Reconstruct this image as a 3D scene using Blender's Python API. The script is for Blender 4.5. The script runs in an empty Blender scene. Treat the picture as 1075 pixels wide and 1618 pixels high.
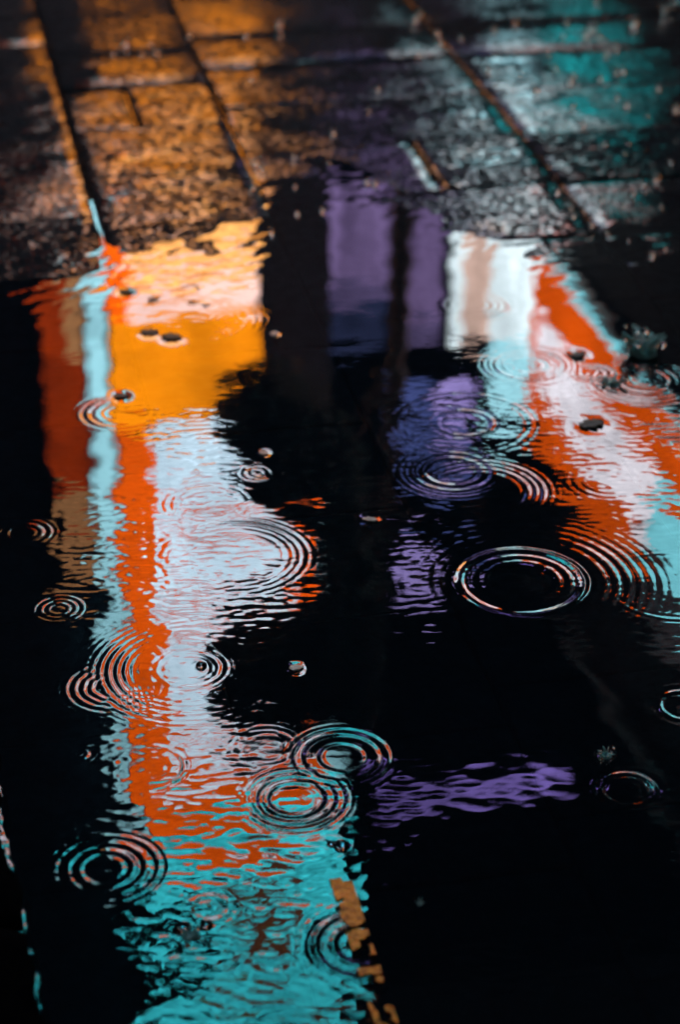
import bpy, bmesh, math, random
import numpy as np
from mathutils import Vector, noise

random.seed(7)
RNG = np.random.default_rng(11)
S = bpy.context.scene
COL = S.collection

# ---------------------------------------------------------------- camera, sky, light, exposure
CAM_H, YAW, PITCH, FPX = 1.5, math.radians(11.5), math.radians(29.0), 3370.0
cam_d = bpy.data.cameras.new('camera')
cam_d.sensor_fit = 'VERTICAL'
cam_d.sensor_width = 24.0
cam_d.sensor_height = 36.0
cam_d.lens = FPX / 1618.0 * 36.0
cam_d.clip_start, cam_d.clip_end = 0.05, 400.0
cam_d.dof.use_dof = True
cam_d.dof.focus_distance = 2.75
cam_d.dof.aperture_fstop = 3.1
cam_d.dof.aperture_blades = 0
cam = bpy.data.objects.new('camera', cam_d)
cam.location = (0, 0, CAM_H)
cam.rotation_euler = (math.pi / 2 - PITCH, 0, -YAW)
COL.objects.link(cam)
S.camera = cam

world = bpy.data.worlds.new('World')
S.world = world
world.use_nodes = True
wn = world.node_tree
sky = wn.nodes.new('ShaderNodeTexSky')
sky.sky_type = 'NISHITA'
sky.sun_disc = False
sky.sun_elevation = math.radians(-2)          # night: the sun is well down
sky.sun_rotation = math.radians(150)
wn.links.new(sky.outputs[0], wn.nodes['Background'].inputs[0])
wn.nodes['Background'].inputs[1].default_value = 0.12

S.view_settings.view_transform = 'Standard'
S.view_settings.look = 'None'
S.view_settings.exposure = 0.25
S.view_settings.gamma = 1.0
S.view_settings.use_curve_mapping = False
S.cycles.max_bounces = 8
S.cycles.transparent_max_bounces = 16
S.cycles.sample_clamp_indirect = 24.0
S.cycles.sample_clamp_direct = 0.0
S.cycles.use_denoising = True

# ---------------------------------------------------------------- helpers
FW = np.array([math.sin(YAW) * math.cos(PITCH), math.cos(YAW) * math.cos(PITCH), -math.sin(PITCH)])
RT = np.array([math.cos(YAW), -math.sin(YAW), 0.0])
UP = np.cross(RT, FW)


def ground_at(px, py):
    """where a spot of the photograph lies on the ground, in metres, and metres per photo pixel there"""
    d = FW + RT * (px - 537.5) / FPX - UP * (py - 809) / FPX
    t = -CAM_H / d[2]
    p = d * t
    return p[0], p[1], float(np.linalg.norm(p)) / FPX


def node_mat(name):
    m = bpy.data.materials.new(name)
    m.use_nodes = True
    nt = m.node_tree
    nt.nodes.clear()
    out = nt.nodes.new('ShaderNodeOutputMaterial')
    return m, nt, out


def tex_noise(nt, scale, detail=4.0, rough=0.6, vec=None):
    n = nt.nodes.new('ShaderNodeTexNoise')
    n.inputs['Scale'].default_value = scale
    n.inputs['Detail'].default_value = detail
    n.inputs['Roughness'].default_value = rough
    if vec is not None:
        nt.links.new(vec, n.inputs['Vector'])
    return n


def ramp(nt, fac, stops):
    r = nt.nodes.new('ShaderNodeValToRGB')
    e = r.color_ramp.elements
    while len(e) < len(stops):
        e.new(0.5)
    for k, (p, c) in enumerate(stops):
        e[k].position = p
        e[k].color = (c[0], c[1], c[2], 1)
    nt.links.new(fac, r.inputs[0])
    return r


def surf(name, c0, c1, scale, rough=(0.3, 0.6), bump=0.3, bump_dist=0.002, bscale=None, metallic=0.0, detail=6.0, spec=.5):
    """wet or dry solid: two-tone noise colour, varied gloss and fine relief"""
    m, nt, out = node_mat(name)
    tc = nt.nodes.new('ShaderNodeTexCoord')
    n = tex_noise(nt, scale, detail, 0.65, tc.outputs['Object'])
    r = ramp(nt, n.outputs['Fac'], [(0.3, c0), (0.7, c1)])
    b = nt.nodes.new('ShaderNodeBsdfPrincipled')
    nt.links.new(r.outputs[0], b.inputs['Base Color'])
    mr = nt.nodes.new('ShaderNodeMapRange')
    mr.inputs['To Min'].default_value, mr.inputs['To Max'].default_value = rough
    nt.links.new(n.outputs['Fac'], mr.inputs['Value'])
    nt.links.new(mr.outputs[0], b.inputs['Roughness'])
    b.inputs['Metallic'].default_value = metallic
    b.inputs['Specular IOR Level'].default_value = spec
    n2 = tex_noise(nt, bscale or scale * 2, 5.0, 0.6, tc.outputs['Object'])
    bp = nt.nodes.new('ShaderNodeBump')
    bp.inputs['Strength'].default_value = bump
    bp.inputs['Distance'].default_value = bump_dist
    nt.links.new(n2.outputs['Fac'], bp.inputs['Height'])
    nt.links.new(bp.outputs[0], b.inputs['Normal'])
    nt.links.new(b.outputs[0], out.inputs[0])
    return m


def glow(name, col, var=0.25, scale=3.0, streak=(1, 1, 1)):
    """a backlit acrylic face: emission with the mild unevenness of lamps behind a diffuser"""
    m, nt, out = node_mat(name)
    tc = nt.nodes.new('ShaderNodeTexCoord')
    mp = nt.nodes.new('ShaderNodeMapping')
    mp.inputs['Scale'].default_value = streak
    nt.links.new(tc.outputs['Object'], mp.inputs['Vector'])
    n = tex_noise(nt, scale, 3.0, 0.55, mp.outputs[0])
    lo = [c * (1 - var) for c in col]
    hi = [c * (1 + var) for c in col]
    r = nt.nodes.new('ShaderNodeMix')
    r.data_type = 'RGBA'
    r.clamp_factor = True
    r.inputs[6].default_value = (*lo, 1)
    r.inputs[7].default_value = (*hi, 1)
    mr = nt.nodes.new('ShaderNodeMapRange')
    mr.inputs['From Min'].default_value, mr.inputs['From Max'].default_value = 0.3, 0.7
    nt.links.new(n.outputs['Fac'], mr.inputs['Value'])
    nt.links.new(mr.outputs[0], r.inputs[0])
    e = nt.nodes.new('ShaderNodeEmission')
    nt.links.new(r.outputs[2], e.inputs['Color'])
    e.inputs['Strength'].default_value = 1.0
    nt.links.new(e.outputs[0], out.inputs[0])
    return m


def link(name, bm_or_mesh, mat, parent=None, smooth=False):
    if isinstance(bm_or_mesh, bmesh.types.BMesh):
        me = bpy.data.meshes.new(name)
        bmesh.ops.recalc_face_normals(bm_or_mesh, faces=bm_or_mesh.faces[:])
        bm_or_mesh.to_mesh(me)
        bm_or_mesh.free()
    else:
        me = bm_or_mesh
    if mat is not None and not me.materials:
        me.materials.append(mat)
    if smooth:
        me.polygons.foreach_set('use_smooth', [True] * len(me.polygons))
    o = bpy.data.objects.new(name, me)
    COL.objects.link(o)
    if parent is not None:
        o.parent = parent
    return o


def tag(o, label, cat, group=None):
    o['label'], o['category'] = label, cat
    if group:
        o['group'] = group
    return o


def empty(name, loc, label, cat, group=None):
    o = bpy.data.objects.new(name, None)
    o.location = loc
    o.empty_display_size = 0.1
    COL.objects.link(o)
    return tag(o, label, cat, group)


def box_bm(x0, x1, y0, y1, z0, z1, bevel=0.0, bm=None):
    bm = bm or bmesh.new()
    r = bmesh.ops.create_cube(bm, size=1.0)
    for v in r['verts']:
        v.co = Vector((x0 + (v.co.x + .5) * (x1 - x0), y0 + (v.co.y + .5) * (y1 - y0), z0 + (v.co.z + .5) * (z1 - z0)))
    if bevel:
        es = {e for v in r['verts'] for e in v.link_edges}
        bmesh.ops.bevel(bm, geom=list(es), offset=bevel, segments=2, affect='EDGES', profile=0.6)
    return bm


def box(name, x0, x1, y0, y1, z0, z1, mat, parent=None, bevel=0.0):
    """a box given in world metres, under a parent that stands at parent.location"""
    ox, oy, oz = parent.location if parent is not None else (0, 0, 0)
    return link(name, box_bm(x0 - ox, x1 - ox, y0 - oy, y1 - oy, z0 - oz, z1 - oz, bevel), mat, parent)


def interp(x, pts):
    return float(np.interp(x, [p[0] for p in pts], [p[1] for p in pts]))


# ---------------------------------------------------------------- materials
def stone_material():
    m, nt, out = node_mat('wet_stone')
    tc = nt.nodes.new('ShaderNodeTexCoord')
    geo = nt.nodes.new('ShaderNodeNewGeometry')
    n = tex_noise(nt, 38, 8, 0.7, geo.outputs['Position'])
    r = ramp(nt, n.outputs['Fac'], [(0.3, (.010, .0125, .017)), (0.62, (.030, .035, .045)), (0.8, (.06, .064, .072))])
    b = nt.nodes.new('ShaderNodeBsdfPrincipled')
    nt.links.new(r.outputs[0], b.inputs['Base Color'])
    # a film of rain lies in smooth patches between bare granular stone
    n3 = tex_noise(nt, 7, 6, 0.62, geo.outputs['Position'])
    film = nt.nodes.new('ShaderNodeMapRange')
    film.inputs['From Min'].default_value, film.inputs['From Max'].default_value = 0.40, 0.56
    nt.links.new(n3.outputs['Fac'], film.inputs['Value'])
    mr = nt.nodes.new('ShaderNodeMapRange')
    mr.inputs['To Min'].default_value, mr.inputs['To Max'].default_value = 0.02, 0.10
    nt.links.new(film.outputs[0], mr.inputs['Value'])
    nt.links.new(mr.outputs[0], b.inputs['Roughness'])
    b.inputs['IOR'].default_value = 1.42
    # stone that lies under the water has no wet gloss of its own
    sp = nt.nodes.new('ShaderNodeSeparateXYZ')
    nt.links.new(geo.outputs['Position'], sp.inputs[0])
    dp = nt.nodes.new('ShaderNodeMapRange')
    dp.inputs['From Min'].default_value, dp.inputs['From Max'].default_value = -.0016, -.0004
    dp.inputs['To Min'].default_value, dp.inputs['To Max'].default_value = 0.0, 0.5
    nt.links.new(sp.outputs[2], dp.inputs['Value'])
    n5 = tex_noise(nt, 75, 4, 0.65, geo.outputs['Position'])
    pit = nt.nodes.new('ShaderNodeMapRange')      # open pores hold no sheen
    pit.inputs['From Min'].default_value, pit.inputs['From Max'].default_value = 0.46, 0.60
    oi = nt.nodes.new('ShaderNodeObjectInfo')          # no two slabs are worn alike
    rnd = nt.nodes.new('ShaderNodeMapRange')
    rnd.inputs['To Min'].default_value, rnd.inputs['To Max'].default_value = -.085, .045
    nt.links.new(oi.outputs['Random'], rnd.inputs['Value'])
    ad = nt.nodes.new('ShaderNodeMath')
    nt.links.new(n5.outputs['Fac'], ad.inputs[0])
    nt.links.new(rnd.outputs[0], ad.inputs[1])
    nt.links.new(ad.outputs[0], pit.inputs['Value'])
    pm = nt.nodes.new('ShaderNodeMath')
    pm.operation = 'MULTIPLY'
    nt.links.new(dp.outputs[0], pm.inputs[0])
    nt.links.new(pit.outputs[0], pm.inputs[1])
    nt.links.new(pm.outputs[0], b.inputs['Specular IOR Level'])
    n1 = tex_noise(nt, 85, 3, 0.6, geo.outputs['Position'])
    n2 = tex_noise(nt, 24, 4, 0.55, geo.outputs['Position'])
    st = nt.nodes.new('ShaderNodeMapRange')
    st.inputs['To Min'].default_value, st.inputs['To Max'].default_value = 0.05, 0.30
    nt.links.new(film.outputs[0], st.inputs['Value'])
    b1 = nt.nodes.new('ShaderNodeBump')
    b1.inputs['Distance'].default_value = 0.006
    nt.links.new(st.outputs[0], b1.inputs['Strength'])
    nt.links.new(n1.outputs['Fac'], b1.inputs['Height'])
    b2 = nt.nodes.new('ShaderNodeBump')
    b2.inputs['Strength'].default_value, b2.inputs['Distance'].default_value = 0.12, 0.012
    nt.links.new(n2.outputs['Fac'], b2.inputs['Height'])
    nt.links.new(b1.outputs[0], b2.inputs['Normal'])
    nt.links.new(b2.outputs[0], b.inputs['Normal'])
    nt.links.new(b.outputs[0], out.inputs[0])
    return m


def water_material():
    m, nt, out = node_mat('puddle_water')
    fr = nt.nodes.new('ShaderNodeFresnel')
    fr.inputs['IOR'].default_value = 1.333
    gl = nt.nodes.new('ShaderNodeBsdfGlossy')
    gl.inputs['Roughness'].default_value = 0.0
    gl.inputs['Color'].default_value = (1, 1, 1, 1)
    tr = nt.nodes.new('ShaderNodeBsdfTransparent')
    tr.inputs['Color'].default_value = (.58, .62, .70, 1)
    silt = nt.nodes.new('ShaderNodeBsdfDiffuse')       # fine silt in the water, tinted blue to lift the blacks to navy
    silt.inputs['Color'].default_value = (.10, .16, .27, 1)
    body = nt.nodes.new('ShaderNodeMixShader')
    body.inputs[0].default_value = .045
    nt.links.new(tr.outputs[0], body.inputs[1])
    nt.links.new(silt.outputs[0], body.inputs[2])
    mx = nt.nodes.new('ShaderNodeMixShader')
    nt.links.new(fr.outputs[0], mx.inputs[0])
    nt.links.new(body.outputs[0], mx.inputs[1])
    nt.links.new(gl.outputs[0], mx.inputs[2])
    nt.links.new(mx.outputs[0], out.inputs[0])
    return m


def drop_material(aerated=0.0, light_tint=(.9, .9, .9)):
    m, nt, out = node_mat('light_tinted_aerated_water' if aerated else 'rain_drop_water')
    g = nt.nodes.new('ShaderNodeBsdfGlass')
    g.inputs['IOR'].default_value = 1.333
    g.inputs['Roughness'].default_value = 0.0
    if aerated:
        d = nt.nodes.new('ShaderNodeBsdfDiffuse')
        d.inputs['Color'].default_value = (*light_tint, 1)
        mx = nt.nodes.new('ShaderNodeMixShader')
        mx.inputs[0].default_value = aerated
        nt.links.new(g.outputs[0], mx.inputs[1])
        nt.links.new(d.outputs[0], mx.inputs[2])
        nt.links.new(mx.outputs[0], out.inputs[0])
    else:
        nt.links.new(g.outputs[0], out.inputs[0])
    return m


M_STONE = stone_material()
M_WATER = water_material()
M_DROP = drop_material()
M_SPLASH = drop_material(.65, (.50, .92, .95))  # teal light of the cyan sign is put into the foam colour
M_BEAD = drop_material(.06, (.8, .9, .92))  # teal light on the right-hand beads, put into their colour
M_BEADW = drop_material(.06, (.9, .75, .6))  # amber light on the left-hand beads, put into their colour
M_BED = surf('mortar_bed', (.004, .004, .005), (.012, .012, .012), 60, (.2, .5), .4, .004, spec=.1)
M_ASPHALT = surf('asphalt', (.03, .03, .032), (.06, .06, .06), 40, (.35, .7), .5, .004)
M_KERB = surf('kerb_stone', (.002, .002, .003), (.006, .006, .007), 45, (.6, .8), .3, .004, 70, spec=.0)
M_PAINT = surf('metallic_line_paint', (.12, .03, .003), (.55, .20, .02), 110, (.30, .5), .6, .003, 160, metallic=.85)  # line paint made metallic so that it catches the sign light
M_LEAF = surf('wet_dead_leaf', (.012, .010, .007), (.035, .026, .014), 60, (.4, .6), .5, .002, spec=.2)
M_SCRAP = surf('pale_scrap', (.45, .38, .33), (.7, .6, .52), 200, (.3, .5), .3, .001)
M_WALL = surf('slate_blue_render_wall', (.018, .024, .038), (.038, .05, .075), 4, (.5, .8), .4, .01, 30)
M_BRICKW = surf('dark_plaster', (.004, .004, .004), (.009, .008, .008), 5, (.7, .9), .4, .01, 30, spec=.1)
M_FRAME = surf('black_metal_frame', (.012, .012, .013), (.02, .02, .022), 20, (.25, .4), .1, .001, metallic=0.0)
M_ROOF = surf('roof_felt', (.01, .01, .01), (.02, .02, .02), 10, (.6, .9), .3, .004)
M_BARK = surf('bark', (.02, .016, .012), (.05, .04, .03), 30, (.5, .8), .8, .01, 40)
M_FOL = surf('tree_leaf', (.03, .06, .055), (.06, .11, .10), 12, (.35, .6), .2, .001)

G_ORANGE = glow('orange_acrylic', (8.6, 1.05, 0.015), .28, 4)
G_AMBER = glow('amber_acrylic', (8.8, 2.5, 0.02), .28, 3.5)
G_GOLD = glow('gold_acrylic', (9.0, 3.9, 1.1), .55, 9, (.5, 1, 2.5))
G_AMBERLOW = glow('amber_low_acrylic', (3.0, .85, 0.04), .7, 5)
G_PINK = glow('pink_white_acrylic', (8.5, 5.4, 4.8), .2, 5, (1, 1, .3))
G_WHITE = glow('white_acrylic', (6.7, 9.0, 10.8), .42, 3.0)
G_STRIP = glow('pale_cyan_strip', (3.2, 6.6, 7.6), .35, 7, (1, 1, .4))
G_RED = glow('red_curtain_light', (1.7, .16, .01), .45, 9, (1, 1, .5))
G_TAN = glow('tan_blind_light', (2.3, 1.05, .42), .5, 9, (.4, 1, 1))
G_CYAN = glow('cyan_acrylic', (.55, 7.8, 9.0), .6, 4.5)
G_MILK = glow('milky_white_glass', (6.2, 7.4, 7.9), .5, 9, (2.5, 1, .12))
G_BROWN = glow('brown_curtain_light', (4.4, 3.0, 2.5), .5, 12, (2, 1, .1))
G_RORANGE = glow('right_orange_acrylic', (5.0, .60, .008), .3, 4)
G_RWHITE = glow('right_pinkish_acrylic', (7.0, 6.7, 7.4), .4, 4)
G_RCYAN = glow('right_cyan_acrylic', (2.0, 6.4, 7.4), .35, 4)
G_TEAL = glow('teal_window_light', (.04, 1.5, 1.6), .6, 3)
G_PURPLE = glow('purple_curtain_light', (.80, .54, 1.25), .6, 5, (4, 1, .3))
G_BLUE = glow('blue_window_light', (.40, .55, 1.7), .45, 4)
G_NAVY = glow('navy_fade_light', (.10, .13, .34), .6, 3)
G_DUSK = glow('purple_fade_light', (.48, .36, .85), .6, 4)
G_LILAC = glow('lilac_window_light', (2.3, 1.8, 4.4), .5, 5)
G_VIOLET = glow('violet_strip_light', (1.8, 1.25, 4.4), .6, 4)
M_INK = surf('dark_print', (.01, .012, .012), (.03, .03, .028), 30, (.3, .5), .1, .001)
M_RUST = glow('brown_print_backlit', (.9, .34, .14), .5, 18)
M_OLIVE = glow('olive_print_backlit', (.8, .8, .12), .4, 18)

# ---------------------------------------------------------------- ground, pavement of slabs
SHORE = [(-1.0, 3.62), (.05, 3.60), (.16, 3.60), (.29, 3.63), (.43, 3.62), (.53, 3.66), (.60, 3.78), (.70, 4.0), (.78, 4.02), (.86, 3.95),
         (.91, 3.86), (.98, 3.72), (1.07, 3.58), (1.23, 3.55), (1.35, 3.58), (1.6, 3.75), (3, 3.8)]


def pave_z(x, y):
    """height of the paving: a shallow hollow in front that holds the puddle"""
    ys = interp(x, SHORE)
    z = (y - ys) * .017
    z = max(-.015, min(.0075, z))
    z += .0030 * noise.noise(Vector((x * 8, y * 8, 3.1))) + .0022 * noise.noise(Vector((x * 22, y * 22, 9.7))) + .0012 * noise.noise(Vector((x * 55, y * 55, 1.7)))
    if 1.45 < x and 3.0 < y:
        z -= .004 * min(1, (x - 1.45) / .2)
    return z


gm = bmesh.new()
gv = [gm.verts.new((x, y, -.075)) for x, y in ((-180, -180), (180, -180), (180, 180), (-180, 180))]
gm.faces.new(gv)
ground = link('ground', gm, M_ASPHALT)
ground['kind'] = 'structure'

pavement = box('pavement', -1.06, 3.06, .5, 6.7, -.07, -.032, M_BED)
pavement['kind'] = 'structure'

XE = [-1.03, -.69, -.36, -.02, .31, .645, 1.238, 1.91, 2.24, 2.6, 3.0]
ROW0 = [4.38, 4.46, 4.38, 4.46, 4.385, 3.9, 3.89, 4.05, 3.95, 4.05]


def slab_mesh(x0, x1, y0, y1):
    g = .0030
    gy = g if random.random() < .3 else .0008
    x0, x1, y0, y1 = x0 + g, x1 - g, y0 + gy, y1 - gy
    cx, cy = (x0 + x1) / 2, (y0 + y1) / 2
    tx, ty = random.uniform(-.006, .006), random.uniform(-.004, .004)
    dz = random.uniform(-.0012, .0012)
    near = 3.2 < cy < 4.8 and -.1 < cx < 1.6
    n = 15 if near else 4
    bm = bmesh.new()
    rows = []
    b = .005
    xs = [x0, x0 + b] + [x0 + b + (x1 - x0 - 2 * b) * k / (n - 1) for k in range(1, n - 1)] + [x1 - b, x1]
    ys = [y0, y0 + b] + [y0 + b + (y1 - y0 - 2 * b) * k / (n - 1) for k in range(1, n - 1)] + [y1 - b, y1]
    for j, y in enumerate(ys):
        r = []
        for i, x in enumerate(xs):
            edge = (i in (0, len(xs) - 1)) + (j in (0, len(ys) - 1)) * (gy > .002)
            z = pave_z(x, y) + dz + tx * (x - cx) + ty * (y - cy) - (.0022 if edge == 1 else .004 if edge == 2 else 0)
            r.append(bm.verts.new((x - cx, y - cy, z)))
        rows.append(r)
    for j in range(len(ys) - 1):
        for i in range(len(xs) - 1):
            bm.faces.new((rows[j][i], rows[j][i + 1], rows[j + 1][i + 1], rows[j + 1][i]))
    loop = rows[0][:] + [r[-1] for r in rows[1:]] + rows[-1][-2::-1] + [r[0] for r in rows[-2:0:-1]]
    low = [bm.verts.new((v.co.x, v.co.y, -.034)) for v in loop]
    for k in range(len(loop)):
        k2 = (k + 1) % len(loop)
        bm.faces.new((loop[k], low[k], low[k2], loop[k2]))
    return bm, (cx, cy, 0)


n_slab = 0
for c in range(len(XE) - 1):
    x0, x1 = XE[c], XE[c + 1]
    y = ROW0[c]
    while y - .285 > .95:
        y -= .285
    while y + .285 < 6.6:
        cells = [(x0, x1)]
        if c == 4 and abs(y - 4.385) < .02:
            cells = [(x0, .452), (.452, x1)]
        if c == 5 and 3.8 < y < 4.1 or c == 5 and y < 2.8:
            cells = [(x0, 1.003), (1.003, x1)]
        for a, b_ in cells:
            if b_ > .02:
                bm, loc = slab_mesh(a, b_, y, y + .285)
                o = link('paving_slab', bm, M_STONE, pavement, smooth=True)
                o.location = loc
                n_slab += 1
        y += .285

# kerb along the puddle's near left edge: rough stones laid end to end
KX = [(1.2, .062), (1.5, .050), (1.66, .044), (1.8, .037), (1.9, .033), (1.98, .024), (2.05, .026), (2.12, .020), (2.2, .021), (2.5, .0), (2.8, -.02), (3.2, -.05), (4, -.08)]
kerb = empty('kerb', (-.1, 2.0, -.034), 'low dark wet stone kerb along the puddle, at the lower left edge of the picture', 'kerb')
ky = .95
while ky < 3.9:
    ln = .43
    bm = bmesh.new()
    ys = [ky + .003 + (ln - .006) * k / 14 for k in range(15)]
    prof = [(-.30, -.034), (-.30, .012), (-.10, .014), (-.05, .013), (-.026, .009), (-.012, .0), (-.004, -.012), (0, -.033)]
    rows = []
    for y in ys:
        kx = interp(y, KX)
        r = []
        for dx, z in prof:
            w = .0045 * noise.noise(Vector((dx * 60, y * 45, 1.7))) + .003 * noise.noise(Vector((dx * 20, y * 16, 5.7)))
            r.append(bm.verts.new((kx + dx + .1 + (w if dx > -.2 else 0), y - 2.0, z + .034 + (w * .8 if -.2 < dx and z > -.03 else 0))))
        rows.append(r)
    for j in range(len(rows) - 1):
        for i in range(len(prof) - 1):
            bm.faces.new((rows[j][i], rows[j][i + 1], rows[j + 1][i + 1], rows[j + 1][i]))
    bm.faces.new(rows[0])
    bm.faces.new(rows[-1][::-1])
    link('kerb_stone', bm, M_KERB, kerb, smooth=True)
    ky += ln

# worn yellow painted line, made metallic and raised above water to catch light
def paint_flakes():
    bm = bmesh.new()
    x0, x1 = .3605, .384
    step = .0022
    y = 1.25
    def keep(x, y):
        v = 1.5 * noise.noise(Vector((x * 55, y * 45, 2.2))) + .9 * noise.noise(Vector((x * 90, y * 80, 7.2)))
        t = 1.0 if y < 1.825 else -1
        gap = -1.5 if abs(y - 1.690) < .009 else 0
        gap += -.42 if y < 1.69 else 0
        return v + .22 * t + gap > 0
    while y < 1.83:
        x = x0
        while x < x1 - .0005:
            if keep(x + step / 2, y + step / 2):
                q = [(x, y), (x + step, y), (x + step, y + step), (x, y + step)]
                bm.faces.new([bm.verts.new((a, b, .0016 + .0006 * noise.noise(Vector((a * 40, b * 40, 0))))) for a, b in q])
            x += step
        y += step
    bmesh.ops.remove_doubles(bm, verts=bm.verts[:], dist=.0004)
    for v in bm.verts:
        v.co.z -= .016
    ext = bmesh.ops.extrude_face_region(bm, geom=bm.faces[:])
    for e in ext['geom']:
        if isinstance(e, bmesh.types.BMVert):
            e.co.z += .016
    return bm


pl = empty('painted_line', (.37, 1.6, 0), 'worn ochre painted line in broken pieces beside the cyan reflection at the bottom', 'painted line')
pbm = paint_flakes()
todo = set(pbm.verts)
while todo:
    st_, isl = [todo.pop()], set()
    while st_:
        v = st_.pop()
        isl.add(v)
        for e_ in v.link_edges:
            w = e_.other_vert(v)
            if w in todo:
                todo.discard(w)
                st_.append(w)
    if len(isl) < 40:
        continue
    nb = bmesh.new()
    mp_ = {v: nb.verts.new(v.co - Vector((.37, 1.6, 0))) for v in isl}
    for f_ in {f for v in isl for f in v.link_faces}:
        nb.faces.new([mp_[v] for v in f_.verts])
    link('line_piece', nb, M_PAINT, pl)
pbm.free()

# ---------------------------------------------------------------- the puddle, with every raindrop's rings as relief
DEG = 1.0
# cx, cy, [(radius, wavelength, width, slope)...] in photo pixels
RINGS = [
    (825, 918, [(98, 32, 12, .30), (58, 26, 14, .07)]),
    (825, 918, [(150, 20, 34, .060), (205, 17, 30, .020)], 40),
    (465, 1262, [(43, 20, 9, .17), (62, 16, 18, .15), (80, 12, 12, .07)]),
    (540, 1196, [(64, 20, 11, .17), (40, 20, 8, .09), (82, 14, 12, .06)]),
    (168, 1372, [(42, 22, 11, .15), (62, 18, 12, .11), (82, 15, 13, .12)]),
    (92, 962, [(16, 13, 6, .12), (27, 12, 7, .12), (39, 11, 7, .13)]),
    (38, 842, [(27, 14, 7, .13), (41, 11, 8, .11)]),
    (993, 1247, [(42, 15, 9, .32)]),
    (1084, 1115, [(40, 17, 9, .14), (58, 12, 8, .06)]),
    (405, 747, [(14, 13, 6, .14), (25, 11, 6, .09)]),
    (838, 577, [(30, 14, 9, .035), (54, 13, 12, .05), (72, 11, 10, .045)]),
    (752, 482, [(28, 14, 12, .025), (50, 12, 12, .045)], 10),
    (716, 745, [(46, 18, 10, .13), (64, 14, 10, .09), (84, 13, 10, .06)]),
    (735, 668, [(44, 16, 9, .08), (105, 16, 12, .03)]),
    (760, 775, [(75, 17, 12, .07), (100, 14, 14, .085)], 20),
    (190, 652, [(32, 15, 9, .03), (52, 15, 14, .09)], 180),
    (300, 1056, [(52, 16, 11, .12), (30, 16, 8, .06), (72, 12, 12, .05)], 0),
    (178, 1085, [(34, 15, 10, .09), (60, 15, 26, .10)], 190),
    (575, 1492, [(48, 24, 11, .15), (76, 20, 14, .17), (100, 15, 14, .06)], 180),
    (235, 1212, [(36, 17, 9, .03), (56, 16, 10, .08)], 0),
    (368, 880, [(88, 18, 14, .03), (112, 15, 15, .085)], -10),
    (1062, 925, [(100, 15, 12, .07)], -95),
    (128, 1192, [(10, 12, 9, .14)], 0),
    (1020, 600, [(40, 14, 14, .05), (75, 13, 18, .06)]),
    (935, 590, [(25, 12, 12, .07)]),
    (262, 1500, [(28, 24, 12, .07)], 20),
    (330, 1435, [(30, 20, 16, .08)]),
    (66, 1246, [(5, 9, 5, .12)]), (93, 1261, [(3, 7, 4, .10)]), (111, 1254, [(3, 7, 4, .10)]),
    (112, 1311, [(4, 8, 4, .12)]), (94, 1319, [(3, 7, 4, .10)]), (118, 1321, [(3, 7, 3, .10)]),
    (330, 795, [(55, 15, 20, .03)]), (300, 1056, [(128, 14, 40, .05)], 185),
    (420, 1180, [(50, 14, 20, .03)]), (960, 760, [(50, 15, 18, .02)]),
    (540, 1336, [(9, 10, 6, .16)]), (960, 1192, [(12, 12, 10, .08)]), (310, 505, [(80, 14, 20, .012)]),
    (380, 505, [(45, 12, 14, .015)]),
]
LEAVES = [  # px, py, length px, width px, turn, kind
    (236, 525, 30, 15, .1, 0), (271, 533, 34, 17, -.1, 0), (191, 626, 26, 12, .2, 0), (199, 461, 22, 11, 0, 0),
    (936, 671, 44, 22, .45, 0), (915, 561, 26, 13, .6, 0),
    (468, 1056, 24, 12, .3, 1), (585, 822, 26, 9, -.1, 1), (417, 716, 16, 11, .5, 1), (433, 528, 12, 10, 0, 1),
]


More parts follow.
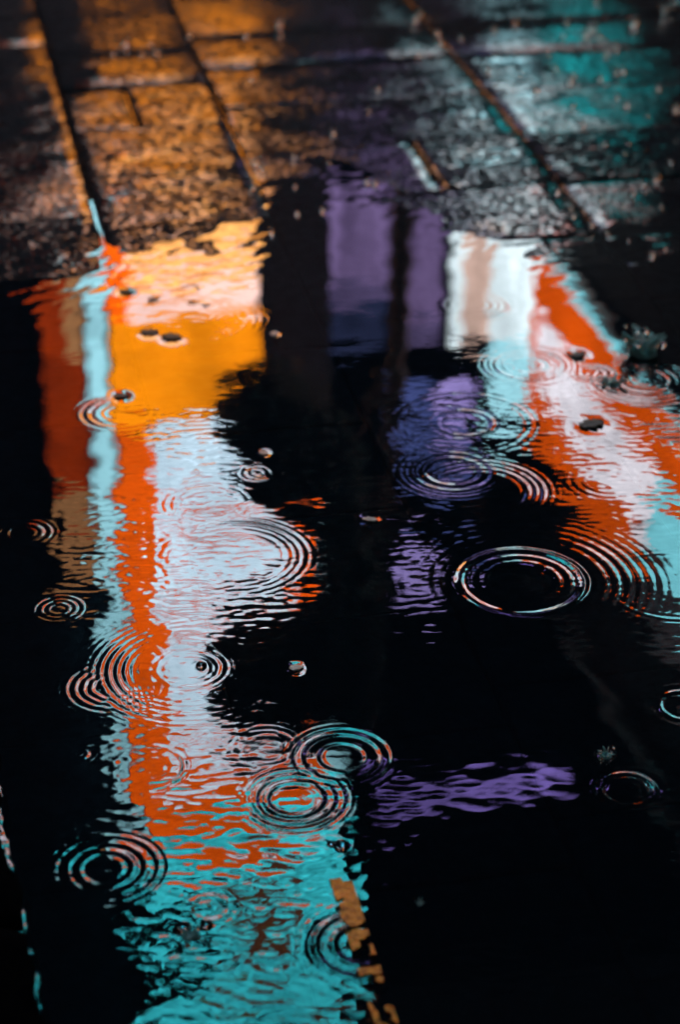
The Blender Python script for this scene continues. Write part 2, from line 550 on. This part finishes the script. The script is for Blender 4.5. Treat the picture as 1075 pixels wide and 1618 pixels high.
def build_water():
    du = .0024
    ud = np.arange(-.80, .80, du)
    out_u = .80 + np.cumsum(np.linspace(.004, .16, 32))
    us = np.concatenate([-out_u[::-1], ud, out_u])
    vd = np.arange(1.42, 4.15, du)
    vs = np.concatenate([1.42 - np.cumsum(np.linspace(.004, .12, 26))[::-1], vd, 4.15 + np.cumsum(np.linspace(.004, .06, 16))])
    U, V = np.meshgrid(us, vs)
    X = U * math.cos(YAW) + V * math.sin(YAW)
    Y = -U * math.sin(YAW) + V * math.cos(YAW)
    h = np.zeros_like(X)
    # chop: many small plane waves, stronger in the near half and where the water thins out
    def waves(n, l0, l1, seed, ang=None):
        g = np.random.default_rng(seed)
        a = np.zeros_like(X)
        for _ in range(n):
            L = math.exp(g.uniform(math.log(l0), math.log(l1)))
            t = g.uniform(0, 6.283) if ang is None else g.normal(ang[0], ang[1])
            a += L / 6.283 * np.sin(6.283 / L * (X * math.cos(t) + Y * math.sin(t)) + g.uniform(0, 6.283))
        return a * math.sqrt(2.0 / n)          # rms slope 1
    env = (.5 + .5 * np.tanh((2.95 - Y) / .18))            # near half
    m1 = np.sin(9 * X + 3 * Y + 1) * np.sin(7 * Y - 4 * X) + np.sin(17 * X - 5) * np.sin(13 * Y + 2)
    patch = np.clip(.75 + .45 * m1, .12, 1.8)
    h += waves(26, .012, .026, 1, (1.37, .8)) * (.0012 + .0050 * env) * patch
    h += waves(22, .010, .026, 2, (1.37, .30)) * (.0010 + .0090 * env) * patch
    h += waves(16, .05, .16, 3) * (.0022 + .0035 * env)
    x, y, s = ground_at(790, 1190)
    calm = 1 - .80 * np.exp(-((X - x) / .27) ** 2 - ((Y - y) / .42) ** 2)
    h *= calm
    x, y, s = ground_at(760, 1262)
    h += waves(18, .020, .045, 21, (math.pi / 2 - .25, .5)) * .0032 * np.exp(-((X - x) / .2) ** 2 - ((Y - y) / .12) ** 2)
    # rings of the rain drops
    for cx, cy, trains, *face in RINGS:
        x, y, s = ground_at(cx, cy)
        ph = RNG.uniform(0, 6.28)
        dx, dy = X - x, Y - y
        r = np.sqrt(dx * dx + dy * dy)
        th = np.arctan2(dy, dx)
        wob = .80 + .34 * np.sin(th + ph) + .16 * np.sin(2 * th + 3 * ph) + .10 * np.sin(5 * th + 2 * ph)
        if face:                       # rings that show mostly on one side
            wob = wob * (.12 + 1.1 * np.clip(.35 + .65 * np.cos(th - math.radians(face[0])), 0, 1))
        for R, L, W, sl in trains:
            R, L, W = R * s, L * s, W * s
            q = (r - R * (1 + .006 * np.sin(3 * th + ph))) / W
            dr = r - R
            h += sl * L / 6.283 * np.cos(6.283 * (dr / L + .10 * dr * np.abs(dr) / (L * W))) * np.exp(-q * q) * wob
    # cyan part at the bottom is the most broken
    x, y, s = ground_at(400, 1470)
    g1 = np.exp(-(((X - x) / (190 * s)) ** 2 + ((Y - y) / (230 * s)) ** 2))
    h += (waves(30, .012, .030, 5, (1.37, .5)) * .021 + waves(16, .04, .08, 15, (1.37, .7)) * .006) * g1
    # drizzle near the left shore and along the thin rim
    ys = np.interp(X, [p[0] for p in SHORE], [p[1] for p in SHORE])
    rim = np.exp(-(((Y - ys + .02) / .14) ** 2))
    rim *= np.where(X < .72, 1, .55)
    h += waves(26, .022, .055, 6, (math.pi / 2 + .2, .5)) * .020 * rim
    for cx_, cy_, rx_, ry_, a_ in ((340, 740, 110, 90, .005), (340, 960, 150, 110, .011), (320, 1190, 150, 110, .010)):
        x, y, s = ground_at(cx_, cy_)
        h += waves(22, .010, .026, 40 + cx_ + cy_, (1.37, .5)) * a_ * np.exp(-(((X - x) / (rx_ * s)) ** 2 + ((Y - y) / (2 * ry_ * s)) ** 2))
    # right reflection stays lively
    x, y, s = ground_at(930, 680)
    g2 = np.exp(-(((X - x) / (150 * s)) ** 2 + ((Y - y) / (300 * s)) ** 2))
    h += waves(30, .009, .024, 8) * .0055 * g2
    # surface tension: water climbs the kerb, dips round floating leaves
    kx = np.interp(Y, [p[0] for p in KX], [p[1] for p in KX])
    kx += .0022 * np.sin(55 * Y) + .0014 * np.sin(131 * Y + 1) + .0008 * np.sin(290 * Y + 2)
    d = np.maximum(X - kx + .018, 0)
    h += .0013 * np.exp(-d / .0030) * (X > kx - .06)
    for px, py, ln, wd, tn, kind in LEAVES:
        x, y, s = ground_at(px, py)
        q = ((X - x) ** 2 + ((Y - y) * .8) ** 2) / (.62 * ln * s) ** 2
        h -= .0007 * np.exp(-q * q)
    nv, nu = X.shape
    co = np.stack([X, Y, h], -1).reshape(-1, 3).astype(np.float32)
    idx = np.arange(nv * nu).reshape(nv, nu)
    quads = np.stack([idx[:-1, :-1], idx[:-1, 1:], idx[1:, 1:], idx[1:, :-1]], -1).reshape(-1, 4)
    me = bpy.data.meshes.new('water')
    me.vertices.add(len(co))
    me.vertices.foreach_set('co', co.ravel())
    me.loops.add(quads.size)
    me.loops.foreach_set('vertex_index', quads.ravel().astype(np.int32))
    me.polygons.add(len(quads))
    me.polygons.foreach_set('loop_start', np.arange(0, quads.size, 4, dtype=np.int32))
    me.polygons.foreach_set('use_smooth', np.ones(len(quads), dtype=bool))
    me.update(calc_edges=True)
    me.validate()
    return me


water = link('water', build_water(), M_WATER)
water['kind'] = 'structure'

# ---------------------------------------------------------------- the street beyond: what the puddle mirrors
# dark building on the left with its lit shop front
lb = empty('shop_building', (-.6, 9.0, 0), 'dark rendered building with the tall orange shop front mirrored in the puddle', 'building')
box('wall', -3.4, 1.50, 7.56, 12.0, 0, 8.2, M_WALL, lb)
box('cornice', -3.46, 1.54, 7.50, 12.06, 8.2, 8.45, M_WALL, lb, .02)
box('plinth', -3.4, 1.51, 7.52, 7.559, 0, .17, M_BRICKW, lb)
for k in range(3):
    f = box('window', -2.9 + k * .95, -2.3 + k * .95, 7.52, 7.559, 5.2, 6.6, M_FRAME, lb, .01)
    p = box('window_pane', -2.84 + k * .95, -2.36 + k * .95, 7.50, 7.519, 5.26, 6.54, M_FRAME)
    p.parent = f

sf = empty('lit_shop_front', (.9, 7.5, 0), 'amber lit shop front below the white sign, mirrored as the orange field at left', 'shop front')
box('frame', .61, 1.215, 7.50, 7.555, .18, 2.262, M_FRAME, sf)
box('amber_panel', .625, 1.203, 7.47, 7.499, 1.80, 2.255, G_AMBER, sf)
box('pink_panel', .70, 1.203, 7.47, 7.499, 1.66, 1.797, G_PINK, sf)
box('jamb_panel', .625, .697, 7.47, 7.499, 1.30, 1.797, G_ORANGE, sf)
box('lower_panel', .625, 1.203, 7.47, 7.499, .58, 1.28, G_AMBERLOW, sf)
box('gold_panel', .70, 1.203, 7.47, 7.499, 1.30, 1.657, G_GOLD, sf)
box('glazing_bar', .905, .915, 7.44, 7.468, .22, 1.28, M_FRAME, sf)

ls = empty('light_strip', (.57, 7.5, 1.3), 'tall pale cyan light strip at the left of the orange shop front reflection', 'light')
box('housing', .525, .612, 7.515, 7.555, 1.3, 4.29, M_FRAME, ls)
box('diffuser', .535, .606, 7.47, 7.513, 1.32, 4.27, G_STRIP, ls, .008)

rw = empty('red_lit_window', (.45, 7.5, 1.4), 'narrow dark red curtained window mirrored at the far left of the puddle', 'window')
box('frame', .34, .522, 7.52, 7.555, 1.25, 3.0, M_FRAME, rw)
box('curtain', .365, .455, 7.49, 7.519, 1.40, 2.50, G_RED, rw)
box('curtain_fold', .457, .518, 7.495, 7.519, 1.40, 1.95, G_TAN, rw)
box('curtain_edge', .457, .518, 7.495, 7.519, 1.953, 2.50, G_RED, rw)
box('blind', .375, .518, 7.49, 7.519, 2.503, 2.96, G_TAN, rw)

sg = empty('white_lightbox_sign', (1.0, 7.5, 2.27), 'large white lightbox sign with an orange border, mirrored in the left of the puddle', 'sign')
box('case', .612, 1.53, 7.46, 7.555, 2.268, 4.285, M_FRAME, sg)
box('face', .765, 1.30, 7.425, 7.459, 2.27, 3.94, G_WHITE, sg)
box('border', .622, .762, 7.425, 7.459, 2.27, 4.28, G_ORANGE, sg)
box('border', 1.303, 1.41, 7.425, 7.459, 2.27, 4.28, G_ORANGE, sg)
box('border', .765, 1.30, 7.425, 7.459, 3.943, 4.28, G_ORANGE, sg)
for z0, z1 in ((2.62, 2.64), (2.68, 2.72), (2.76, 2.775), (3.02, 3.04), (3.10, 3.135), (3.19, 3.205), (3.24, 3.27), (3.72, 3.735), (3.80, 3.83)):
    box('stripe', .80, 1.29, 7.420, 7.4249, z0, z1, G_ORANGE, sg)
box('rim', 1.413, 1.52, 7.43, 7.459, 2.27, 4.28, G_STRIP, sg)

cs = empty('cyan_lightbox_sign', (1.08, 7.5, 4.29), 'bright cyan lightbox with dark printed patches, mirrored at the bottom of the puddle', 'sign')
box('case', .615, 1.565, 7.45, 7.555, 4.29, 6.3, M_FRAME, cs)
box('face', .625, 1.555, 7.42, 7.449, 4.30, 6.28, G_CYAN, cs)


def blob_bm(cx, cz, rx, rz, seed, n=20, th=.008):
    """an irregular cut-vinyl patch standing proud of the face, in the XZ plane"""
    g = random.Random(seed)
    ph = [g.uniform(0, 6.28) for _ in range(4)]
    bm = bmesh.new()
    f = []
    for k in range(n):
        t = 6.28319 * k / n
        q = 1 + .18 * math.sin(2 * t + ph[0]) + .16 * math.sin(3 * t + ph[1]) + .1 * math.sin(5 * t + ph[2])
        f.append(bm.verts.new((cx + rx * q * math.cos(t), 0, cz + rz * q * math.sin(t))))
    face = bm.faces.new(f)
    e = bmesh.ops.extrude_face_region(bm, geom=[face])
    for v in e['geom']:
        if isinstance(v, bmesh.types.BMVert):
            v.co.y -= th
    return bm


for k, (cx, cz, rx, rz, mt) in enumerate([
        (.80, 4.76, .10, .055, M_INK), (.72, 4.92, .085, .05, M_INK), (.87, 4.90, .06, .05, M_INK), (.80, 5.10, .07, .055, M_INK), (.86, 5.20, .05, .03, M_INK),
        (1.15, 4.70, .10, .07, M_RUST), (1.20, 4.86, .09, .06, M_RUST), (1.13, 4.98, .07, .04, M_RUST), (1.06, 5.05, .08, .055, M_OLIVE),
        (1.25, 5.50, .20, .05, M_INK), (1.42, 5.46, .1, .05, M_RUST), (.68, 5.06, .05, .12, M_INK)]):
    bm = blob_bm(cx - 1.08, cz - 4.29, rx * 1.5, rz * 1.6, 31 + k)
    o = link('printed_patch', bm, mt, cs)
    o.location = (0, -.081, 0)

# street tree whose dark crown cuts into the lit sign
tree = empty('street_tree', (1.60, 6.75, 0), 'dark leafy young street tree, mirrored as the black gap right of the white sign', 'tree')


def tube(bm, pts, radii, n=8):
    rings = []
    for k, (p, r) in enumerate(zip(pts, radii)):
        p = Vector(p)
        d = (Vector(pts[min(k + 1, len(pts) - 1)]) - Vector(pts[max(k - 1, 0)])).normalized()
        a = d.cross(Vector((0.31, 0.87, .21))).normalized()
        b = d.cross(a)
        rings.append([bm.verts.new(p + (a * math.cos(6.28319 * i / n) + b * math.sin(6.28319 * i / n)) * r) for i in range(n)])
    for q, w in zip(rings, rings[1:]):
        for i in range(n):
            bm.faces.new((q[i], q[(i + 1) % n], w[(i + 1) % n], w[i]))
    bm.faces.new(rings[0][::-1])
    bm.faces.new(rings[-1])


bm = bmesh.new()
tube(bm, [(0, 0, 0), (.005, .01, .8), (-.01, 0, 1.6), (-.06, .02, 2.6), (-.10, 0, 3.4)], [.045, .036, .030, .022, .010])
for a, z in ((-.35, 2.1), (.30, 2.2), (-.42, 2.6), (.34, 2.7), (-.3, 3.0)):
    tube(bm, [(-.06, 0, z - .35), (a * .5, random.uniform(-.1, .1), z - .1), (a, random.uniform(-.2, .2), z + .15)], [.02, .014, .005], 6)
link('trunk', bm, M_BARK, tree, smooth=True)

CROWN = [(402, 592), (356, 628), (342, 655), (352, 690), (392, 760), (418, 805), (500, 830), (520, 895), (470, 955), (366, 990), (340, 1040), (338, 1120),
         (385, 1150), (450, 1165), (530, 1150), (590, 1080), (600, 950), (575, 800), (560, 690), (500, 620), (440, 590)]


def mirror_at(px, py, Yd):
    d = FW + RT * (px - 537.5) / FPX - UP * (py - 809) / FPX
    t = Yd / d[1]
    return d[0] * t, -CAM_H - d[2] * t


CRP = [mirror_at(a, b, 6.75) for a, b in CROWN]


def inside(x, z):
    r = False
    j = len(CRP) - 1
    for i in range(len(CRP)):
        (xi, zi), (xj, zj) = CRP[i], CRP[j]
        if (zi > z) != (zj > z) and x < (xj - xi) * (z - zi) / (zj - zi) + xi:
            r = not r
        j = i
    return r


bm = bmesh.new()
cnt = 0
gl = random.Random(5)
x0c, x1c = min(p[0] for p in CRP), max(p[0] for p in CRP)
z0c, z1c = min(p[1] for p in CRP), max(p[1] for p in CRP)
while cnt < 11000:
    x, z = gl.uniform(x0c, x1c), gl.uniform(z0c, z1c)
    if not inside(x, z):
        continue
    y = gl.uniform(-.15, .15)
    c = Vector((x - 1.60, y, z))
    L = gl.uniform(.035, .075)
    a = Vector((gl.uniform(-1, 1), gl.uniform(-1, 1), gl.uniform(-1, .4))).normalized()
    b = a.cross(Vector((gl.uniform(-1, 1), gl.uniform(-1, 1), gl.uniform(-1, 1)))).normalized()
    nrm = a.cross(b)
    v = [bm.verts.new(c - a * L * .5), bm.verts.new(c + b * L * .28 + nrm * L * .08), bm.verts.new(c + a * L * .55), bm.verts.new(c - b * L * .28 + nrm * L * .08)]
    bm.faces.new((v[0], v[1], v[2]))
    bm.faces.new((v[0], v[2], v[3]))
    cnt += 1
link('crown', bm, M_FOL, tree)

# building at the end of the alley, purple light
ab = empty('alley_building', (2.4, 9.1, 0), 'dark building at the end of the alley behind the purple lights', 'building')
box('wall', 1.2, 5.2, 9.12, 12.5, 0, 6.6, M_WALL, ab)
box('parapet', 1.15, 5.25, 9.07, 12.55, 6.6, 6.75, M_WALL, ab, .01)
pd = empty('purple_lit_door', (2.08, 9.1, 1.2), 'purple lit double door at the end of the alley, mirrored in the middle of the puddle', 'door')
box('frame', 1.74, 2.42, 9.08, 9.118, 1.0, 2.75, M_FRAME, pd)
box('curtain', 1.785, 2.075, 9.05, 9.079, 1.93, 2.40, G_PURPLE, pd)
box('curtain', 2.10, 2.385, 9.05, 9.079, 1.96, 2.62, G_PURPLE, pd)
box('purple_fade', 1.785, 2.075, 9.052, 9.079, 2.403, 2.52, G_DUSK, pd)  # upward fade of the purple light, put into dimmer panels
box('purple_fade', 2.10, 2.385, 9.052, 9.079, 2.623, 2.75, G_DUSK, pd)


box('navy_fade', 1.785, 2.06, 9.055, 9.079, 2.523, 2.74, G_NAVY, pd)  # last step of the purple fade, as a dim navy panel


def round_window(name, cx, cz, rx, rz, mat, label):
    e = empty(name, (cx, 9.1, cz), label, 'window', 'purple windows at the end of the alley')
    bm = bmesh.new()
    for (r, y0, y1) in ((1.12, .018, -.02),):
        a = [bm.verts.new((rx * r * math.cos(6.28319 * k / 32), y0, rz * r * math.sin(6.28319 * k / 32))) for k in range(32)]
        f = bm.faces.new(a)
        ex = bmesh.ops.extrude_face_region(bm, geom=[f])
        for v in ex['geom']:
            if isinstance(v, bmesh.types.BMVert):
                v.co.y = y1
    link('frame', bm, M_FRAME, e)
    bm = bmesh.new()
    a = [bm.verts.new((rx * math.cos(6.28319 * k / 32), -.022, rz * math.sin(6.28319 * k / 32))) for k in range(32)]
    f = bm.faces.new(a)
    ex = bmesh.ops.extrude_face_region(bm, geom=[f])
    for v in ex['geom']:
        if isinstance(v, bmesh.types.BMVert):
            v.co.y = -.04
    link('pane', bm, mat, e)
    return e


round_window('round_window', 2.44, 3.12, .13, .15, G_LILAC, 'small round lilac window, brightest of the purple lights in the middle')
bw = empty('blue_lit_window', (2.25, 9.1, 3.1), 'dim blue window beside the round lilac one in the middle of the puddle', 'window', 'purple windows at the end of the alley')
box('frame', 2.05, 2.60, 9.09, 9.118, 2.80, 3.62, M_FRAME, bw)
box('pane', 2.08, 2.30, 9.07, 9.089, 2.95, 3.42, G_BLUE, bw)
box('pane', 2.31, 2.57, 9.075, 9.089, 3.28, 3.58, G_BLUE, bw)
vw = empty('small_violet_window', (2.25, 9.1, 4.1), 'small violet window above the round one, mirrored left of the largest ripple', 'window', 'purple windows at the end of the alley')
box('frame', 2.11, 2.41, 9.09, 9.118, 3.86, 4.33, M_FRAME, vw)
box('pane', 2.14, 2.36, 9.06, 9.089, 3.97, 4.22, G_LILAC, vw)
vs_ = empty('violet_light_strip', (2.58, 9.1, 5.4), 'long violet light strip under the parapet, mirrored low right of the puddle centre', 'light')
box('housing', 2.02, 3.16, 9.085, 9.118, 5.30, 5.56, M_FRAME, vs_)
box('diffuser', 2.05, 3.13, 9.05, 9.084, 5.37, 5.50, G_VIOLET, vs_, .01)

# low pavilion along the right: lit facade seen at a slant
rb = empty('corner_kiosk', (3.2, 6.6, 0), 'low dark kiosk with a slanting orange and white lit facade mirrored at right', 'kiosk')
box('wall', 2.36, 5.0, 4.6, 7.62, 0, 2.95, M_BRICKW, rb)
box('roof', 2.30, 5.06, 4.54, 7.66, 2.95, 3.05, M_ROOF, rb)
rs = empty('slanting_lightbox_sign', (2.34, 6.6, 1.6), 'long orange bordered white lightbox along the kiosk, mirrored at the right of the puddle', 'sign')
XF = 2.30


def fpan(name, y0, y1, z0, z1, mat, d=0.0):
    return box(name, XF - d, XF + .028 - d, y0, y1, z0, z1, mat, rs)


box('case', XF + .03, 2.358, 4.76, 7.50, 1.58, 2.50, M_FRAME, rs)
box('rim', XF + .016, XF + .029, 4.80, 7.47, 1.636, 1.652, G_RCYAN, rs)
fpan('border', 4.80, 7.47, 1.655, 1.865, G_RORANGE)
fpan('face', 6.0, 7.38, 1.868, 2.177, G_RWHITE)
fpan('border', 6.22, 7.38, 2.18, 2.42, G_RORANGE)
fpan('border', 7.383, 7.47, 1.868, 2.42, G_RORANGE)
fpan('cyan_face', 4.80, 5.997, 1.868, 2.177, G_RCYAN)  # near length runs on unseen, added to throw cyan light on the splash
tw = empty('teal_shop_window', (2.34, 6.5, .2), 'teal lit shop window low on the kiosk that tints the wet paving at upper right', 'window')
box('frame', XF + .03, 2.358, 6.28, 7.40, .2, 1.02, M_FRAME, tw)
for k in (1, 2):
    box('pane', XF + .005, XF + .029, 5.80 + k * .53, 6.29 + k * .53, .56, .97, G_TEAL, tw)
# glass end pier that faces the camera
ep = empty('lit_glass_pier', (2.1, 7.55, 0), 'bright milky glass pier with a brown curtain between the purple door and the slanting sign', 'window')
box('wall', 1.985, 2.355, 7.63, 7.70, 0, 2.10, M_BRICKW, ep)
box('wall', 2.13, 2.355, 7.63, 7.70, 2.10, 2.9, M_BRICKW, ep)
box('frame', 1.987, 2.345, 7.60, 7.629, .3, 2.09, M_FRAME, ep)
box('frame', 2.14, 2.345, 7.60, 7.629, 2.09, 2.75, M_FRAME, ep)
box('pane', 1.995, 2.035, 7.56, 7.599, 1.30, 2.07, G_MILK, ep)
box('curtain', 2.038, 2.15, 7.57, 7.599, 1.30, 2.07, G_BROWN, ep)
box('pane', 2.153, 2.335, 7.56, 7.599, 1.30, 2.07, G_MILK, ep)
box('lower_pane', 1.995, 2.28, 7.57, 7.599, 1.0, 1.27, G_STRIP, ep)
box('upper_pane', 2.16, 2.335, 7.565, 7.599, 2.09, 2.46, G_STRIP, ep)

# ---------------------------------------------------------------- small things on the water and the paving
LABELS = ['small dark leaf afloat on the orange reflection, left of a second leaf', 'small dark leaf afloat on the orange reflection, right of its twin',
          'lone dark leaf on the left edge of the orange field, lowest of the left group', 'dark leaf on the pinkish band nearest the left shore',
          'largest dark leaf, afloat on the white of the right reflection', 'dark leaf just above right of the orange and white ripple',
          'pale scrap of leaf adrift on the dark water near the middle', 'pale sliver adrift on black water in the centre of the puddle',
          'pale crumb beside the small ring right of the white reflection', 'tiny pale crumb just right of the orange field']
for (px, py, ln, wd, tn, kind), lab in zip(LEAVES, LABELS):
    x, y, s = ground_at(px, py)
    L, W = ln * s, wd * s * 1.5
    bm = bmesh.new()
    n, rows = 8, []
    for k in range(n + 1):
        t = k / n
        w = W * .45 * (math.sin(math.pi * t) ** .7) * (1.15 - .3 * t) * (1 + .35 * math.sin(k * 2.3 + px)) + .0006
        zz = .0007 + .0005 * math.sin(t * 3.0 + px)
        rows.append([bm.verts.new((L * (t - .5), w * q, max(.0005, zz + .0007 * abs(q) * (1 if kind == 0 else .3)))) for q in (-1, -.5, 0, .5, 1)])
    for a, b in zip(rows, rows[1:]):
        for i in range(4):
            bm.faces.new((a[i], a[i + 1], b[i + 1], b[i]))
    e = bmesh.ops.extrude_face_region(bm, geom=bm.faces[:])
    for v in e['geom']:
        if isinstance(v, bmesh.types.BMVert):
            v.co.z += .0008
    o = link('floating_leaf' if kind == 0 else 'leaf_scrap', bm, M_LEAF if kind == 0 else M_SCRAP, smooth=True)
    o.location, o.rotation_euler = (x, y, 0), (0, 0, tn - YAW)
    tag(o, lab, 'leaf', 'leaves adrift on the puddle')


def splash(px, py, size, n, seed, label, high=1.0):
    """the crown a raindrop throws up: bent tapering jets round a low collar"""
    x, y, s = ground_at(px, py)
    R = size * s
    g = random.Random(seed)
    root = empty('rain_splash', (x, y, 0), label, 'splash', 'splashes of raindrops on the puddle')
    bm = bmesh.new()
    for k in range(n):
        t = 6.28319 * (k + g.uniform(-.3, .3)) / n
        rr = R * g.uniform(.25, .45)
        o2 = R * g.uniform(.65, 1.15)
        hh = R * g.uniform(.35, 1.0) * high
        tw = g.uniform(-.35, .35)
        p = [(rr * math.cos(t), rr * math.sin(t), -.0015), ((rr * .6 + o2 * .4) * math.cos(t + tw * .4), (rr * .6 + o2 * .4) * math.sin(t + tw * .4), hh * .65),
             (o2 * math.cos(t + tw), o2 * math.sin(t + tw), hh)]
        q = R * g.uniform(.07, .14)
        tube(bm, p, [q, q * .8, q * .35], 8)
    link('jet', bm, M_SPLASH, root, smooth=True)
    bm = bmesh.new()
    m = 28
    rows = []
    for j, (r_, z_) in enumerate(((.55, -.001), (.42, .10), (.40, .28), (.34, .26), (.2, .06), (0.02, .05))):
        rows.append([bm.verts.new((R * r_ * (1 + .1 * math.sin(5 * 6.283 * i / m + j)) * math.cos(6.28319 * i / m), R * r_ * math.sin(6.28319 * i / m),
                                   max(-.001, R * z_ * high * (1 + .4 * math.sin(7 * 6.283 * i / m))))) for i in range(m)])
    for a, b in zip(rows, rows[1:]):
        for i in range(m):
            bm.faces.new((a[i], a[(i + 1) % m], b[(i + 1) % m], b[i]))
    bm.faces.new(rows[-1])
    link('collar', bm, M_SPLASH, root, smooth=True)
    for k in range(n):
        bm = bmesh.new()
        bmesh.ops.create_icosphere(bm, subdivisions=3, radius=R * g.uniform(.07, .20))
        d = link('droplet', bm, M_DROP, root, smooth=True)
        d.location = (R * g.uniform(-.9, .9), R * g.uniform(-.7, .7), R * g.uniform(.25, 1.1) * high)
    return root


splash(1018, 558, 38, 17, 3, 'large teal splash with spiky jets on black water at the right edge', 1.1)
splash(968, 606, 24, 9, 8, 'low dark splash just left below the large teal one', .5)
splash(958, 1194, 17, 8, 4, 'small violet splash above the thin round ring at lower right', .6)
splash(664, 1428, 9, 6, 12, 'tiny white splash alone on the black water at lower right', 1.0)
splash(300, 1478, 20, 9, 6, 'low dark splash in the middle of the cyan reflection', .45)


def bubble(px, py, r, label):
    x, y, s = ground_at(px, py)
    bm = bmesh.new()
    bmesh.ops.create_uvsphere(bm, u_segments=20, v_segments=12, radius=r * s)
    for v in bm.verts:
        v.co.z = max(-.0012, v.co.z * .8)
    o = link('water_bubble', bm, M_DROP, smooth=True)
    o.location = (x, y, 0)
    return tag(o, label, 'bubble', 'bubbles standing on the puddle')


bubble(540, 1337, 13, 'shiny bubble at the right edge of the cyan reflection below the two rings')
bubble(523, 1334, 7, 'small bubble touching the left of the shiny bubble under the two rings')
bubble(326, 1462, 11, 'right bubble of the dark pair in the cyan reflection')
bubble(290, 1466, 12, 'left bubble of the dark pair in the cyan reflection')
bubble(318, 1052, 9, 'dark bubble inside the rings on the white reflection')

# beads of rain on the paving
BEADS = [(942, 8, 9), (1000, 42, 12), (1048, 22, 9), (1062, 8, 8), (866, 92, 7), (895, 38, 8), (932, 52, 9), (938, 50, 7), (812, 42, 8), (815, 38, 6), (870, 110, 6), (878, 116, 7),
         (905, 130, 7), (960, 75, 8), (946, 66, 7), (955, 72, 7), (964, 82, 6), (973, 80, 8), (958, 90, 6), (890, 62, 6), (924, 62, 7), (780, 52, 6), (770, 120, 7), (822, 122, 6), (846, 150, 8),
         (900, 140, 8), (948, 130, 7), (984, 118, 8), (972, 122, 7), (1040, 145, 8), (1070, 176, 11), (1066, 180, 9), (975, 160, 7), (990, 172, 7), (905, 176, 6), (920, 205, 7), (1022, 190, 6),
         (955, 236, 9), (992, 235, 9), (985, 250, 7), (1035, 290, 8), (1040, 285, 7), (1018, 298, 7), (1000, 312, 8), (1045, 330, 7), (1060, 262, 6), (880, 310, 8), (895, 328, 10), (902, 332, 7),
         (906, 348, 7), (950, 320, 6), (985, 330, 7), (960, 370, 6), (994, 382, 6), (1030, 406, 7), (935, 360, 6), (664, 30, 10), (656, 38, 7), (692, 60, 7), (696, 76, 8), (728, 66, 6),
         (582, 182, 7), (597, 148, 6), (660, 96, 5), (580, 290, 7), (592, 292, 7), (443, 50, 10), (390, 60, 9), (398, 132, 6), (465, 252, 7), (470, 340, 5), (510, 335, 6), (467, 296, 7), (430, 370, 6),
         (520, 258, 5), (527, 218, 8), (240, 76, 8), (225, 92, 7), (250, 92, 9), (200, 76, 8), (180, 92, 7), (300, 62, 8), (405, 262, 13), (400, 302, 10), (415, 270, 9), (1020, 240, 5), (1052, 395, 6)]
bead_bm = bmesh.new()
bmesh.ops.create_icosphere(bead_bm, subdivisions=3, radius=1.0)
bead_me = bpy.data.meshes.new('rain_bead')
for f_ in bead_bm.faces:
    f_.smooth = True
bead_bm.to_mesh(bead_me)
bead_me2 = bead_me.copy()
bead_bm.free()
for k, (px, py, r) in enumerate(BEADS):
    x, y, s = ground_at(px, py)
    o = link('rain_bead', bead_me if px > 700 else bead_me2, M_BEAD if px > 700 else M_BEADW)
    R = r * s * random.uniform(.42, .80)
    o.scale = (R, R, R * .85)
    o.rotation_euler = (random.uniform(-.2, .2), random.uniform(-.2, .2), random.uniform(0, 6))
    o.location = (x, y, max(0.0, pave_z(x, y)) + R * .9)
    if px > 700:
        where = ('in the dark top right corner' if py < 70 else 'on teal paving below the corner cluster' if py < 200
                 else 'on teal paving behind the right shore' if py < 335 else 'at the rim beside the right paving')
    elif px > 500:
        where = 'on black paving behind the purple reflection'
    else:
        where = 'on orange paving at upper left' if py < 200 else 'where orange paving meets the black middle'
    tag(o, 'tiny glinting bead of rain ' + where, 'raindrop', 'beads of rain ' + where)
